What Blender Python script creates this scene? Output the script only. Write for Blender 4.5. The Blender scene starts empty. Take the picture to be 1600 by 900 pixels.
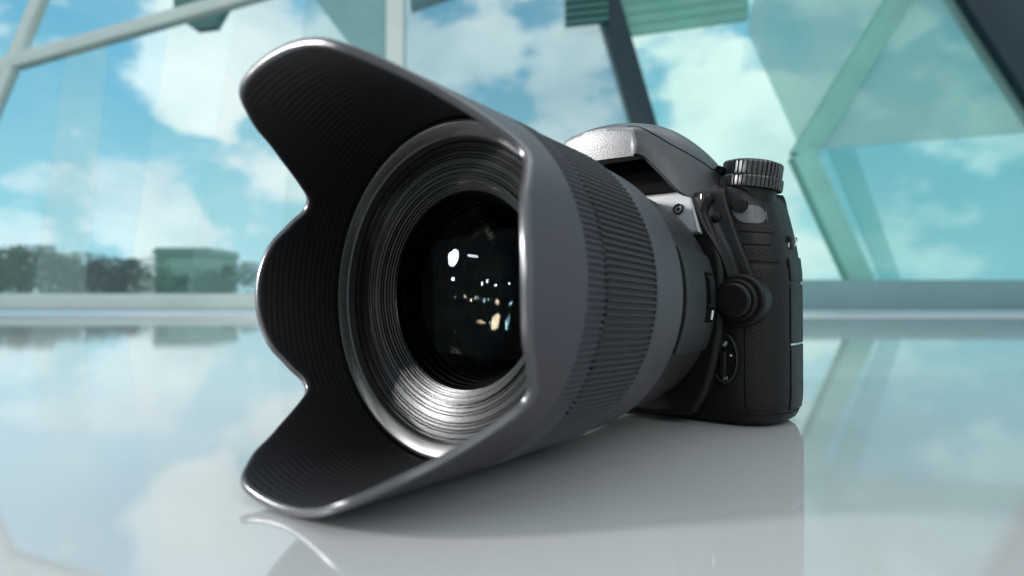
import bpy, bmesh, math, random
from math import sin, cos, pi, radians, sqrt
from mathutils import Vector, Matrix, noise

random.seed(7)
S = bpy.context.scene
COL = S.collection
MM = 0.001

# ------------------------------------------------------------------ camera
F_PX = 1014.47                      # focal length in 1600-px image pixels
PITCH = 0.0132
EYE = Vector((0.0, 0.0, 0.0463))
PSI = -0.6788                       # turn of the photographed camera on the floor
cam_d = bpy.data.cameras.new('view_camera')
cam = bpy.data.objects.new('view_camera', cam_d)
COL.objects.link(cam)
cam.location = EYE
cam.rotation_euler = (pi / 2 + PITCH, 0, 0)
cam_d.sensor_width = 36.0
cam_d.lens = F_PX / 1600 * 36.0
cam_d.clip_start = 0.005
cam_d.clip_end = 3000
cam_d.dof.use_dof = True
cam_d.dof.focus_distance = 0.232
cam_d.dof.aperture_fstop = 10.0
S.camera = cam

# ------------------------------------------------------------------ view transform
S.view_settings.view_transform = 'Standard'
S.view_settings.look = 'None'
S.view_settings.exposure = 0.0
S.view_settings.gamma = 1.0
S.view_settings.use_curve_mapping = False
S.render.engine = 'CYCLES'
S.cycles.use_denoising = True
S.cycles.max_bounces = 10
S.cycles.transparent_max_bounces = 24
S.cycles.sample_clamp_indirect = 4.0
S.cycles.caustics_reflective = False

D_WALL = 2.33                       # distance to the glass wall


def wall_pt(u, v, y=D_WALL):
    """photo pixel -> point on the wall plane (the wall is one real plane)"""
    k = y / F_PX
    vz = (450 - v) / F_PX
    t = (vz + math.tan(PITCH)) / (1 - vz * math.tan(PITCH))
    return Vector(((u - 800) * k, y, EYE.z + t * y))


def sky_dir(u, v):
    p = wall_pt(u, v, 1.0) - EYE
    return p.normalized()


# ------------------------------------------------------------------ node helpers
class NT:
    def __init__(self, tree):
        self.t = tree
        tree.nodes.clear()

    def n(self, kind, **kw):
        nd = self.t.nodes.new(kind)
        for k, v in kw.items():
            if k.startswith('_'):
                setattr(nd, k[1:], v)
            else:
                key = k.replace('__', ' ')
                nd.inputs[key].default_value = v
        return nd

    def l(self, a, b):
        self.t.links.new(a, b)

    def math(self, op, a, b=None, c=None, clamp=False):
        nd = self.t.nodes.new('ShaderNodeMath')
        nd.operation = op
        nd.use_clamp = clamp
        for i, v in enumerate((a, b, c)):
            if v is None:
                continue
            if isinstance(v, (int, float)):
                nd.inputs[i].default_value = v
            else:
                self.l(v, nd.inputs[i])
        return nd.outputs[0]

    def mix(self, fac, a, b):
        nd = self.t.nodes.new('ShaderNodeMix')
        nd.data_type = 'RGBA'
        for sock, v in ((nd.inputs[0], fac), (nd.inputs[6], a), (nd.inputs[7], b)):
            if isinstance(v, (int, float)):
                sock.default_value = v
            elif isinstance(v, tuple):
                sock.default_value = (v + (1,)) if len(v) == 3 else v
            else:
                self.l(v, sock)
        return nd.outputs[2]

    def ramp(self, fac, stops):
        nd = self.t.nodes.new('ShaderNodeValToRGB')
        el = nd.color_ramp.elements
        while len(el) < len(stops):
            el.new(0.5)
        for e, (p, c) in zip(el, stops):
            e.position = p
            e.color = c + (1,) if len(c) == 3 else c
        self.l(fac, nd.inputs[0])
        return nd.outputs[0]


def lin(r, g, b):
    def f(c):
        c /= 255.0
        return c / 12.92 if c <= 0.04045 else ((c + 0.055) / 1.055) ** 2.4
    return (f(r), f(g), f(b))


# ------------------------------------------------------------------ world: blue sky with cumulus
world = bpy.data.worlds.new('World')
S.world = world
world.use_nodes = True
W = NT(world.node_tree)
tc = W.n('ShaderNodeTexCoord')
dirv = tc.outputs['Generated']
sep = W.n('ShaderNodeSeparateXYZ')
W.l(dirv, sep.inputs[0])
elev = sep.outputs['Z']
blue = W.ramp(W.math('MULTIPLY_ADD', elev, 1.0, 0.0, clamp=True),
              [(0.0, lin(176, 218, 228)), (0.10, lin(156, 210, 220)), (0.34, lin(96, 172, 204)), (1.0, lin(78, 142, 186))])
# perspective cloud coordinates: flatten towards the horizon
nz = W.n('ShaderNodeTexNoise', Scale=6.8, Detail=12.0, Roughness=0.53, Distortion=0.15)
mp = W.n('ShaderNodeMapping')
mp.inputs['Scale'].default_value = (1.0, 1.0, 1.7)
mp.inputs['Location'].default_value = (3.1, 0.4, 1.2)
W.l(dirv, mp.inputs['Vector'])
W.l(mp.outputs[0], nz.inputs['Vector'])
dens = W.math('MULTIPLY_ADD', nz.outputs[0], 2.0, -0.875)
# cloud banks in fixed compass directions: (photo u, v, angular radius, strength)
BANKS = [(270, 130, .060, .34), (325, 115, .045, .22), (205, 285, .045, .42), (285, 335, .035, .26), (15, 345, .055, .44),
         (270, 385, .055, .38), (500, 170, .12, .16), (420, 80, .08, .14), (470, 330, .10, .14), (690, 90, .08, .16), (775, 60, .06, .26), (905, 90, .05, .26),
         (1150, 130, .09, .42), (1090, 225, .09, .3), (1200, 330, .12, .2), (1380, 330, .04, .22), (1450, 395, .07, .26),
         (30, 80, .16, -.22), (90, 230, .09, -.22), (220, 220, .035, -.24), (150, 385, .06, -.2), (390, 240, .06, -.12), (860, 190, .08, -.12)]
# extra cloud added out of view behind the viewer, to whiten the ambient light
dens = W.math('ADD', dens, W.math('MULTIPLY', W.math('SUBTRACT', 0.5, sep.outputs['Y'], clamp=True), 0.10))
for (u, v, r, a) in BANKS:
    d = sky_dir(u, v)
    vm = W.n('ShaderNodeVectorMath', _operation='DISTANCE')
    W.l(dirv, vm.inputs[0])
    vm.inputs[1].default_value = d
    q = W.math('DIVIDE', vm.outputs['Value'], r)
    q = W.math('MULTIPLY', q, q)
    g = W.math('MULTIPLY', W.math('POWER', 2.71828, W.math('MULTIPLY', q, -1.0)), a * 0.75)
    dens = W.math('ADD', dens, g)
cover = W.n('ShaderNodeMapRange', _interpolation_type='SMOOTHSTEP')
cover.inputs['From Min'].default_value = 0.04
cover.inputs['From Max'].default_value = 0.30
W.l(dens, cover.inputs['Value'])
# self-shading of the clouds: a second, lower-frequency read
nz2 = W.n('ShaderNodeTexNoise', Scale=6.0, Detail=5.0, Roughness=0.5)
W.l(mp.outputs[0], nz2.inputs['Vector'])
cl = W.ramp(nz2.outputs[0], [(0.3, lin(196, 216, 222)), (0.55, lin(232, 243, 243)), (0.75, lin(250, 253, 252))])
veil = W.math('MULTIPLY_ADD', cover.outputs[0], 0.93, 0.07)
skyc = W.mix(veil, blue, cl)
bg = W.n('ShaderNodeBackground', Strength=1.14)
W.l(skyc, bg.inputs['Color'])
wo = W.n('ShaderNodeOutputWorld')
W.l(bg.outputs[0], wo.inputs['Surface'])


# ------------------------------------------------------------------ area lamp helper, then two added soft lights with no real source
def area(name, loc, target, size, power, color=(1, 1, 1), shape='RECTANGLE', size_y=None):
    d = bpy.data.lights.new(name, 'AREA')
    d.shape = shape
    d.size = size
    if size_y:
        d.size_y = size_y
    d.energy = power
    d.color = color
    o = bpy.data.objects.new(name, d)
    COL.objects.link(o)
    o.location = loc
    dv = Vector(target) - Vector(loc)
    o.rotation_euler = dv.to_track_quat('-Z', 'Y').to_euler()
    return o


area('added_top_light', (0.25, 0.30, 1.0), (0.05, 0.26, 0.05), 1.1, 6.0, (1, 0.985, 0.97), 'RECTANGLE', 1.1)  # added soft light from above, brightens the hood and body tops
area('added_fill_light', (0.45, -0.45, 0.55), (0.03, 0.2, 0.02), 0.6, 3.2, (1, 0.985, 0.98), 'RECTANGLE', 0.6)  # added fill, lifts the dark floor under the lens

# ------------------------------------------------------------------ materials
MATS = {}


def principled(name, base, rough=0.5, spec=0.5, metallic=0.0, ior=1.5, bump=None, vary=0.0, coat=0.0, coat_rough=0.1, rough_vary=0.0, scale=400.0):
    m = bpy.data.materials.new(name)
    m.use_nodes = True
    T = NT(m.node_tree)
    b = T.n('ShaderNodeBsdfPrincipled')
    b.inputs['Base Color'].default_value = base + (1,)
    b.inputs['Roughness'].default_value = rough
    b.inputs['Specular IOR Level'].default_value = spec
    b.inputs['Metallic'].default_value = metallic
    b.inputs['IOR'].default_value = ior
    b.inputs['Coat Weight'].default_value = coat
    b.inputs['Coat Roughness'].default_value = coat_rough
    o = T.n('ShaderNodeOutputMaterial')
    T.l(b.outputs[0], o.inputs['Surface'])
    tcn = T.n('ShaderNodeTexCoord')
    if vary or rough_vary:
        nzn = T.n('ShaderNodeTexNoise', Scale=scale, Detail=6.0, Roughness=0.6)
        T.l(tcn.outputs['Object'], nzn.inputs['Vector'])
        if vary:
            lo = tuple(c * (1 - vary) for c in base)
            hi = tuple(min(1, c * (1 + vary)) for c in base)
            T.l(T.ramp(nzn.outputs[0], [(0.3, lo), (0.7, hi)]), b.inputs['Base Color'])
        if rough_vary:
            mr = T.n('ShaderNodeMapRange')
            mr.inputs['From Min'].default_value = 0.3
            mr.inputs['From Max'].default_value = 0.7
            mr.inputs['To Min'].default_value = max(0.0, rough - rough_vary)
            mr.inputs['To Max'].default_value = min(1.0, rough + rough_vary)
            T.l(nzn.outputs[0], mr.inputs['Value'])
            T.l(mr.outputs[0], b.inputs['Roughness'])
    if bump:
        kind, sc, strength, dist = bump
        if kind == 'voronoi':
            tx = T.n('ShaderNodeTexVoronoi', Scale=sc)
            tx.feature = 'SMOOTH_F1'
            h = tx.outputs['Distance']
        else:
            tx = T.n('ShaderNodeTexNoise', Scale=sc, Detail=3.0)
            h = tx.outputs[0]
        T.l(tcn.outputs['Object'], tx.inputs['Vector'])
        bp = T.n('ShaderNodeBump', Strength=strength, Distance=dist)
        T.l(h, bp.inputs['Height'])
        T.l(bp.outputs[0], b.inputs['Normal'])
    MATS[name] = m
    return m


hood_m = principled('hood_plastic', (0.033, 0.027, 0.036), 0.45, bump=('noise', 4200, 0.2, 0.00012), rough_vary=0.07, vary=0.10, scale=60)
hoodin_m = principled('hood_flock', (0.008, 0.0075, 0.0085), 0.55, 0.25, bump=('noise', 6000, 0.2, 0.0001))
rim_m = principled('hood_edge', (0.045, 0.042, 0.046), 0.26, 0.8)
ring_m = principled('rubber_ring', (0.020, 0.0175, 0.021), 0.5, rough_vary=0.06, scale=200)
barrel_m = principled('barrel_plastic', (0.034, 0.030, 0.035), 0.42, bump=('noise', 5000, 0.12, 0.0001))
barrel2_m = principled('rear_barrel_plastic', (0.013, 0.012, 0.012), 0.42, 0.30, bump=('noise', 5000, 0.12, 0.0001))
thread_m = principled('anodised_black', (0.005, 0.005, 0.0055), 0.17, 0.24)
face_m = principled('front_ring', (0.028, 0.028, 0.027), 0.34, 0.6)
black_m = principled('matte_black', (0.002, 0.002, 0.002), 0.7, 0.05)
ir_m = principled('infrared_black', (0.003, 0.003, 0.003), 0.15, 0.25)
body_m = principled('body_plastic', (0.006, 0.0056, 0.0057), 0.40, 0.18, bump=('noise', 3200, 0.25, 0.0002), rough_vary=0.06, scale=120)
leather_m = principled('rubber_leather', (0.006, 0.0056, 0.0057), 0.46, 0.18, bump=('voronoi', 1700, 0.55, 0.0004))
flash_m = principled('flash_cover', (0.13, 0.128, 0.132), 0.38, 0.7, bump=('voronoi', 2400, 0.35, 0.00025))  # black plastic greyed: the lamp's sheen is put into the base colour
plate_m = principled('name_plate', (0.25, 0.245, 0.255), 0.34, 0.8, bump=('noise', 3500, 0.15, 0.0002))  # also black plastic, lightened to carry the lamp's reflection in its colour
hump_m = principled('hump_plastic', (0.045, 0.044, 0.048), 0.36, bump=('noise', 3200, 0.2, 0.0002))
dial_m = principled('dial_rubber', (0.015, 0.015, 0.015), 0.28, 0.8)
steel_m = principled('steel', (0.62, 0.62, 0.63), 0.22, metallic=1.0)
white_m = principled('white_print', (0.75, 0.75, 0.74), 0.5)
grey_m = principled('grey_print', (0.35, 0.35, 0.35), 0.5)
red_m = principled('rib_black', (0.02, 0.02, 0.02), 0.4)


def lens_glass(name, tint, f0, trans=(1, 1, 1)):
    m = bpy.data.materials.new(name)
    m.use_nodes = True
    T = NT(m.node_tree)
    tr = T.n('ShaderNodeBsdfTransparent')
    tr.inputs[0].default_value = trans + (1,)
    gl = T.n('ShaderNodeBsdfGlossy', Roughness=0.004)
    gl.inputs['Color'].default_value = tint + (1,)
    lw = T.n('ShaderNodeLayerWeight', Blend=0.15)
    fac = T.math('MULTIPLY_ADD', lw.outputs['Fresnel'], 0.05, f0)
    mx = T.n('ShaderNodeMixShader')
    T.l(fac, mx.inputs[0])
    T.l(tr.outputs[0], mx.inputs[1])
    T.l(gl.outputs[0], mx.inputs[2])
    o = T.n('ShaderNodeOutputMaterial')
    T.l(mx.outputs[0], o.inputs['Surface'])
    return m


glass_front = lens_glass('coated_glass', (0.8, 0.88, 1.0), 0.003, (0.32, 0.32, 0.35))
glass_mid = lens_glass('coated_glass_amber', (1.0, 0.86, 0.5), 0.02, (0.6, 0.6, 0.6))
glass_back = lens_glass('coated_glass_green', (0.55, 1.0, 0.9), 0.045, (0.4, 0.4, 0.4))


# ------------------------------------------------------------------ mesh helpers
def obj(name, bm, mat, parent=None, smooth=True, angle=40, loc=None):
    me = bpy.data.meshes.new(name)
    bmesh.ops.recalc_face_normals(bm, faces=bm.faces)
    bm.to_mesh(me)
    bm.free()
    if smooth:
        me.polygons.foreach_set('use_smooth', [True] * len(me.polygons))
        me.set_sharp_from_angle(angle=radians(angle))
    for mm in (mat if isinstance(mat, (list, tuple)) else [mat]):
        me.materials.append(mm)
    o = bpy.data.objects.new(name, me)
    COL.objects.link(o)
    if parent:
        o.parent = parent
    if loc is not None:
        o.location = loc
    return o


def tag(o, label=None, cat=None, group=None, kind=None):
    for k, v in (('label', label), ('category', cat), ('group', group), ('kind', kind)):
        if v:
            o[k] = v
    return o


def empty(name, loc=(0, 0, 0)):
    o = bpy.data.objects.new(name, None)
    o.empty_display_size = 0.02
    COL.objects.link(o)
    o.location = loc
    return o


def grid_bm(P, closed_u=False, closed_v=False, bm=None):
    """P[i][j] points -> quads"""
    bm = bm or bmesh.new()
    V = [[bm.verts.new(p) for p in row] for row in P]
    nu, nv = len(V), len(V[0])
    for i in range(nu if closed_u else nu - 1):
        for j in range(nv if closed_v else nv - 1):
            a, b = V[i][j], V[(i + 1) % nu][j]
            c, d = V[(i + 1) % nu][(j + 1) % nv], V[i][(j + 1) % nv]
            bm.faces.new((a, b, c, d))
    return bm, V


def prism_bm(pts2, depth0, depth1, put, bm=None, bevel=0.0, segs=2):
    """extrude polygon pts2 (a,b) between depth0 and depth1; put(a,b,d)->Vector"""
    bm = bm or bmesh.new()
    A = [bm.verts.new(put(a, b, depth0)) for a, b in pts2]
    B = [bm.verts.new(put(a, b, depth1)) for a, b in pts2]
    n = len(A)
    fs = [bm.faces.new(A), bm.faces.new(B[::-1])]
    for i in range(n):
        fs.append(bm.faces.new((A[i], B[i], B[(i + 1) % n], A[(i + 1) % n])))
    bmesh.ops.recalc_face_normals(bm, faces=fs)
    if bevel:
        ed = set()
        for f in fs[:2]:
            ed.update(f.edges)
        bmesh.ops.bevel(bm, geom=list(ed), offset=bevel, segments=segs, profile=0.5, affect='EDGES')
    return bm


def box_bm(lo, hi, bevel=0.0, segs=2, bm=None):
    bm = bm or bmesh.new()
    r = bmesh.ops.create_cube(bm, size=1.0)
    for v in r['verts']:
        for k in range(3):
            v.co[k] = lo[k] if v.co[k] < 0 else hi[k]
    if bevel:
        es = list({e for v in r['verts'] for e in v.link_edges})
        bmesh.ops.bevel(bm, geom=es, offset=bevel, segments=segs, profile=0.5, affect='EDGES')
    return bm


def catmull(pts, per=6, closed=True):
    out = []
    n = len(pts)
    rng = range(n) if closed else range(n - 1)
    for i in rng:
        def g(k):
            return pts[k % n] if closed else pts[min(max(k, 0), n - 1)]
        p0, p1, p2, p3 = (Vector(g(i + k)) for k in (-1, 0, 1, 2))
        for s in range(per):
            t = s / per
            out.append(0.5 * ((2 * p1) + (p2 - p0) * t + (2 * p0 - 5 * p1 + 4 * p2 - p3) * t * t + (3 * p1 - p0 - 3 * p2 + p3) * t ** 3))
    if not closed:
        out.append(Vector(pts[-1]))
    return out


def interp(x, xs, ys):
    if x <= xs[0]:
        return ys[0]
    for i in range(len(xs) - 1):
        if x <= xs[i + 1]:
            t = (x - xs[i]) / (xs[i + 1] - xs[i])
            return ys[i] + (ys[i + 1] - ys[i]) * t
    return ys[-1]


def smooth_interp(x, xs, ys):
    """monotone-ish cubic (Catmull) interpolation"""
    n = len(xs)
    if x <= xs[0]:
        return ys[0]
    if x >= xs[-1]:
        return ys[-1]
    i = 0
    while x > xs[i + 1]:
        i += 1

    def m(k):
        if k == 0 or k == n - 1:
            return 0.0
        return (ys[k + 1] - ys[k - 1]) / (xs[k + 1] - xs[k - 1])
    h = xs[i + 1] - xs[i]
    t = (x - xs[i]) / h
    return ((2 * t ** 3 - 3 * t * t + 1) * ys[i] + (t ** 3 - 2 * t * t + t) * h * m(i)
            + (-2 * t ** 3 + 3 * t * t) * ys[i + 1] + (t ** 3 - t * t) * h * m(i + 1))


# ------------------------------------------------------------------ setting: floor, ground
floor_m = bpy.data.materials.new('polished_floor')
floor_m.use_nodes = True
T = NT(floor_m.node_tree)
b = T.n('ShaderNodeBsdfPrincipled', IOR=2.4, Roughness=0.05)
tcf = T.n('ShaderNodeTexCoord')
n1 = T.n('ShaderNodeTexNoise', Scale=3.0, Detail=4.0)
T.l(tcf.outputs['Object'], n1.inputs['Vector'])
T.l(T.ramp(n1.outputs[0], [(0.3, (0.335, 0.34, 0.34)), (0.7, (0.39, 0.395, 0.39))]), b.inputs['Base Color'])
n2 = T.n('ShaderNodeTexNoise', Scale=14.0, Detail=5.0, Roughness=0.65)
T.l(tcf.outputs['Object'], n2.inputs['Vector'])
mr = T.n('ShaderNodeMapRange')
for k, v in (('From Min', 0.3), ('From Max', 0.7), ('To Min', 0.03), ('To Max', 0.06)):
    mr.inputs[k].default_value = v
T.l(n2.outputs[0], mr.inputs['Value'])
T.l(mr.outputs[0], b.inputs['Roughness'])
o_ = T.n('ShaderNodeOutputMaterial')
T.l(b.outputs[0], o_.inputs['Surface'])

border_m = principled('floor_border', (0.60, 0.60, 0.62), 0.25, ior=1.7)
grass_m = principled('lawn', (0.055, 0.10, 0.05), 0.9, vary=0.4, scale=0.8)

tag(obj('floor', box_bm((-5.0, -2.2, -0.08), (5.0, D_WALL, 0.0)), floor_m, smooth=False), kind='structure')
tag(obj('floor_border', box_bm((-5.0, 1.46, 0.0005), (5.0, D_WALL - 0.001, 0.003)), border_m, smooth=False), kind='structure')
bmg = bmesh.new()
bmg, _ = grid_bm([[(x, y, -0.4) for y in (-900, -60, -4, 20, 60, 200, 1500)] for x in (-1500, -200, -40, 0, 40, 200, 1500)])
tag(obj('ground', bmg, grass_m, smooth=False), kind='structure')

# ------------------------------------------------------------------ the glass wall behind
white_fr = principled('white_frame', lin(236, 236, 228), 0.35, vary=0.04, scale=9)
grey_sill = principled('grey_sill', lin(212, 216, 208), 0.4, vary=0.06, scale=7)
teal_sill = principled('teal_sill', lin(122, 152, 152), 0.4, vary=0.06, scale=7)
navy_fr = principled('navy_strut', lin(18, 42, 54), 0.35, vary=0.1, scale=8)
teal_fr = principled('teal_strut', lin(140, 196, 182), 0.35, vary=0.08, scale=8)
green_fr = principled('green_beam', lin(88, 128, 116), 0.4, vary=0.08, scale=8)
dark_green = principled('louver_green', lin(62, 112, 106), 0.45)


def pane_mat(name, tint, frost, frost_col, refl=0.04):
    m = bpy.data.materials.new(name)
    m.use_nodes = True
    T = NT(m.node_tree)
    tr = T.n('ShaderNodeBsdfTransparent')
    tr.inputs[0].default_value = tint + (1,)
    tl = T.n('ShaderNodeBsdfTranslucent')
    tl.inputs[0].default_value = frost_col + (1,)
    df = T.n('ShaderNodeBsdfDiffuse')
    df.inputs[0].default_value = frost_col + (1,)
    fr = T.n('ShaderNodeMixShader')
    fr.inputs[0].default_value = 0.5
    T.l(tl.outputs[0], fr.inputs[1])
    T.l(df.outputs[0], fr.inputs[2])
    gl = T.n('ShaderNodeBsdfGlossy', Roughness=0.03)
    m1 = T.n('ShaderNodeMixShader')
    tcx = T.n('ShaderNodeTexCoord')
    nz = T.n('ShaderNodeTexNoise', Scale=1.6, Detail=2.0)
    T.l(tcx.outputs['Object'], nz.inputs['Vector'])
    T.l(T.math('MULTIPLY', nz.outputs[0], 2 * frost), m1.inputs[0])
    T.l(tr.outputs[0], m1.inputs[1])
    T.l(fr.outputs[0], m1.inputs[2])
    m2 = T.n('ShaderNodeMixShader')
    m2.inputs[0].default_value = refl
    T.l(m1.outputs[0], m2.inputs[1])
    T.l(gl.outputs[0], m2.inputs[2])
    o = T.n('ShaderNodeOutputMaterial')
    T.l(m2.outputs[0], o.inputs['Surface'])
    return m


pane_clear = pane_mat('pane_clear', (0.93, 0.985, 0.99), 0.03, (0.7, 0.85, 0.85))
pane_grey = pane_mat('pane_greyblue', (0.78, 0.86, 0.88), 0.16, (0.6, 0.75, 0.78))
pane_pale = pane_mat('pane_paleteal', (0.88, 0.995, 0.965), 0.06, (0.6, 0.85, 0.8))
pane_frost = pane_mat('pane_frosted_teal', (0.66, 0.85, 0.80), 0.55, (0.74, 0.92, 0.87))
pane_frost2 = pane_mat('pane_frosted_green', (0.60, 0.81, 0.77), 0.54, (0.66, 0.88, 0.83))
pane_teal = pane_mat('pane_teal', (0.70, 0.90, 0.90), 0.18, (0.45, 0.76, 0.76))

wall = empty('glass_wall', (0, D_WALL, 0))
tag(wall, 'sloping glass curtain wall with white and teal frames behind the camera', 'glass wall')


def wloc(u, v, d=0.0):
    p = wall_pt(u, v)
    return Vector((p.x, d, p.z))


def wbar(name, a, b, th, mat, d0=-0.03, d1=0.03, parent=wall):
    """straight bar between photo points a, b on the wall plane; th in photo px"""
    pa, pb = wloc(*a), wloc(*b)
    dv = (pb - pa)
    n = Vector((-dv.z, 0, dv.x)).normalized() * (th * D_WALL / F_PX / 2)
    poly = [(pa + n), (pb + n), (pb - n), (pa - n)]
    bm = prism_bm([(p.x, p.z) for p in poly], d0, d1, lambda x, z, d: Vector((x, d, z)), bevel=0.004)
    return obj(name, bm, mat, parent)


def wpoly(name, pts, mat, d0=-0.004, d1=0.004, parent=wall):
    poly = [wloc(*p) for p in pts]
    bm = prism_bm([(p.x, p.z) for p in poly], d0, d1, lambda x, z, d: Vector((x, d, z)))
    return obj(name, bm, mat, parent, smooth=False)


TOPV = -420       # wall runs on above the frame
# sills
xm = wloc(1010, 450).x
obj('sill', box_bm((-5.0, -0.07, 0.0034), (xm, 0.08, wloc(0, 459).z), 0.004), grey_sill, wall)
obj('sill', box_bm((xm + 0.002, -0.07, 0.0034), (5.0, 0.08, wloc(0, 438).z), 0.004), teal_sill, wall)
# white mullions and braces on the left
wbar('mullion', (618, 470), (618, TOPV), 27, white_fr)
wbar('brace', (-300, 186), (17, 99), 19, white_fr, -0.024, 0.026)
wbar('brace', (17, 99), (600, -66), 19, white_fr, -0.025, 0.025)
wbar('mullion', (-130, 462), (62, -10), 16, white_fr, -0.022, 0.021)
wbar('mullion', (62, -10), (240, TOPV), 16, white_fr, -0.022, 0.021)
# dark strut in the middle and navy one at upper right
wbar('strut', (1078, 446), (930, -60), 36, navy_fr, -0.04, 0.04)
wbar('strut', (930, -60), (826, TOPV), 36, navy_fr, -0.039, 0.039)
wbar('strut', (1500, -70), (1800, 400), 88, navy_fr, -0.045, 0.045)
# teal V brace on the right
wbar('brace', (1252, 248), (1450, -70), 34, teal_fr, -0.028, 0.03)
wbar('brace', (1450, -70), (1668, TOPV), 34, teal_fr, -0.028, 0.03)
wbar('brace', (1252, 240), (1345, 446), 36, teal_fr, -0.03, 0.028)
# panes (polygons that butt against each other behind the bars)
strip_a = pane_mat('pane_streak_dark', (0.86, 0.96, 0.99), 0.02, (0.6, 0.8, 0.85))  # strip tints put the glass's reflected streaks into its colour
strip_b = pane_mat('pane_streak_pale', (0.96, 0.995, 0.995), 0.09, (0.80, 0.93, 0.94))  # pale reflected streak, put into tint and frost
strip_c = pane_mat('pane_haze', (0.92, 0.99, 0.99), 0.24, (0.84, 0.93, 0.92))  # pale haze put into the frost


def top_v(u):       # underside of the brace that crosses the left bay
    return 186 + (u + 300) * (99 - 186) / 317 if u < 17 else 99 + (u - 17) * (-72 - 99) / 601


cuts = [(-1400, -1400), (-40, -20), (52, 100), (132, 168), (196, 262), (292, 372), (430, 480), (618, 618)]      # (bottom u, top u)
for k_, mat_ in enumerate((pane_clear, strip_a, strip_b, strip_a, pane_clear, strip_b, strip_c)):
    (b0, t0_), (b1, t1_) = cuts[k_], cuts[k_ + 1]
    top_ = [(t1_, top_v(t1_)), (t0_, top_v(t0_))]
    if t0_ < 17 < t1_:
        top_.insert(1, (17, 99))
    if t0_ < -300 < t1_:
        top_ = [(t1_, top_v(t1_)), (-300, 186), (-1400, 480)]
    wpoly('pane', [(b0, 459), (b1, 459)] + top_, mat_, -0.003, 0.003)
wpoly('pane', [(-1400, 458), (-300, 186), (17, 99), (618, -72), (618, TOPV), (-1400, TOPV)], pane_clear, 0.004, 0.010)
wpoly('pane', [(618, 459), (1080, 440), (930, -60), (826, TOPV), (618, TOPV)], pane_grey)
wpoly('pane', [(1080, 438), (1340, 438), (1258, 245), (1170, 48), (1184, -20), (1190, TOPV), (826, TOPV), (930, -60)], pane_pale)
wpoly('pane', [(1258, 245), (1170, 48), (1184, -20), (1190, TOPV), (1668, TOPV), (1450, -70)], pane_frost)
wpoly('pane', [(1258, 245), (1262, 238), (1450, -70), (1668, TOPV), (2500, TOPV), (2500, 170), (1620, 206), (1290, 232)], pane_frost2)
wpoly('pane', [(1258, 245), (1290, 232), (1620, 206), (2500, 170), (2500, 438), (1340, 438)], pane_teal)
pane_fin = pane_mat('pane_fin', (0.78, 0.92, 0.90), 0.14, (0.5, 0.8, 0.76))
# frosted strip beside the lower V leg
wpoly('fin', [(1292, 236), (1330, 234), (1400, 437), (1372, 437)], pane_fin, -0.03, -0.012)
# ribbed soffit beam and louvre at the top
soffit = pane_mat('soffit_teal', (0.5, 0.75, 0.68), 0.6, (0.42, 0.68, 0.62))
for k in range(7):
    o = 8 - k * 17
    wpoly('soffit_slat', [(968, 28 + o), (1176, 0 + o), (1178, 13 + o), (970, 41 + o)], soffit, 0.03, 0.07)
lou = tag(empty('louvre_vent', (0, D_WALL - 0.06, 0)), 'dark green louvre vent at the top beside the navy strut', 'louvre')
for k in range(8):
    o = 47 - k * 11
    wpoly('slat', [(882, o + 2), (948, o - 5), (948, o - 12), (882, o - 5)], dark_green, 0.0, 0.03, lou)
# green beams behind the glass, upper left of the mullion; one panel stands for a reflected ledge
for (pts, nm, lab) in (([(330, -120), (470, -30), (560, 90), (600, 84), (600, -160)], 'roof_panel', 'pale green roof panel behind the glass above the lens hood'),
                       ([(640, 12), (760, -28), (760, -120), (640, -120)], 'roof_beam', 'grey green roof beam at the top right of the white mullion'),
                       ([(268, 22), (300, 44), (332, 40), (352, 4), (352, -60), (268, -60)], 'ledge_reflection', 'small dark green reflection of a ledge, built as a panel under the white brace')):
    root = empty(nm, (0, D_WALL + 0.25, 0))
    tag(root, lab, nm.replace('_', ' '))
    poly = []
    for p in pts:
        q = wall_pt(p[0], p[1], D_WALL + 0.25)
        poly.append((q.x, q.z))
    bm = prism_bm(poly, 0.0, 0.05, lambda x, z, d: Vector((x, d, z)))
    obj('panel', bm, {'roof_panel': soffit, 'roof_beam': green_fr, 'ledge_reflection': dark_green}[nm], root, smooth=False)

# ------------------------------------------------------------------ trees and a house far behind the glass
leaf_m = principled('leaves', (0.050, 0.17, 0.085), 0.7, vary=0.4, scale=1.5)
leaf2_m = principled('leaves_dark', (0.028, 0.055, 0.032), 0.7, vary=0.4, scale=1.5)
bark_m = principled('bark', (0.06, 0.045, 0.03), 0.9)


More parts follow.
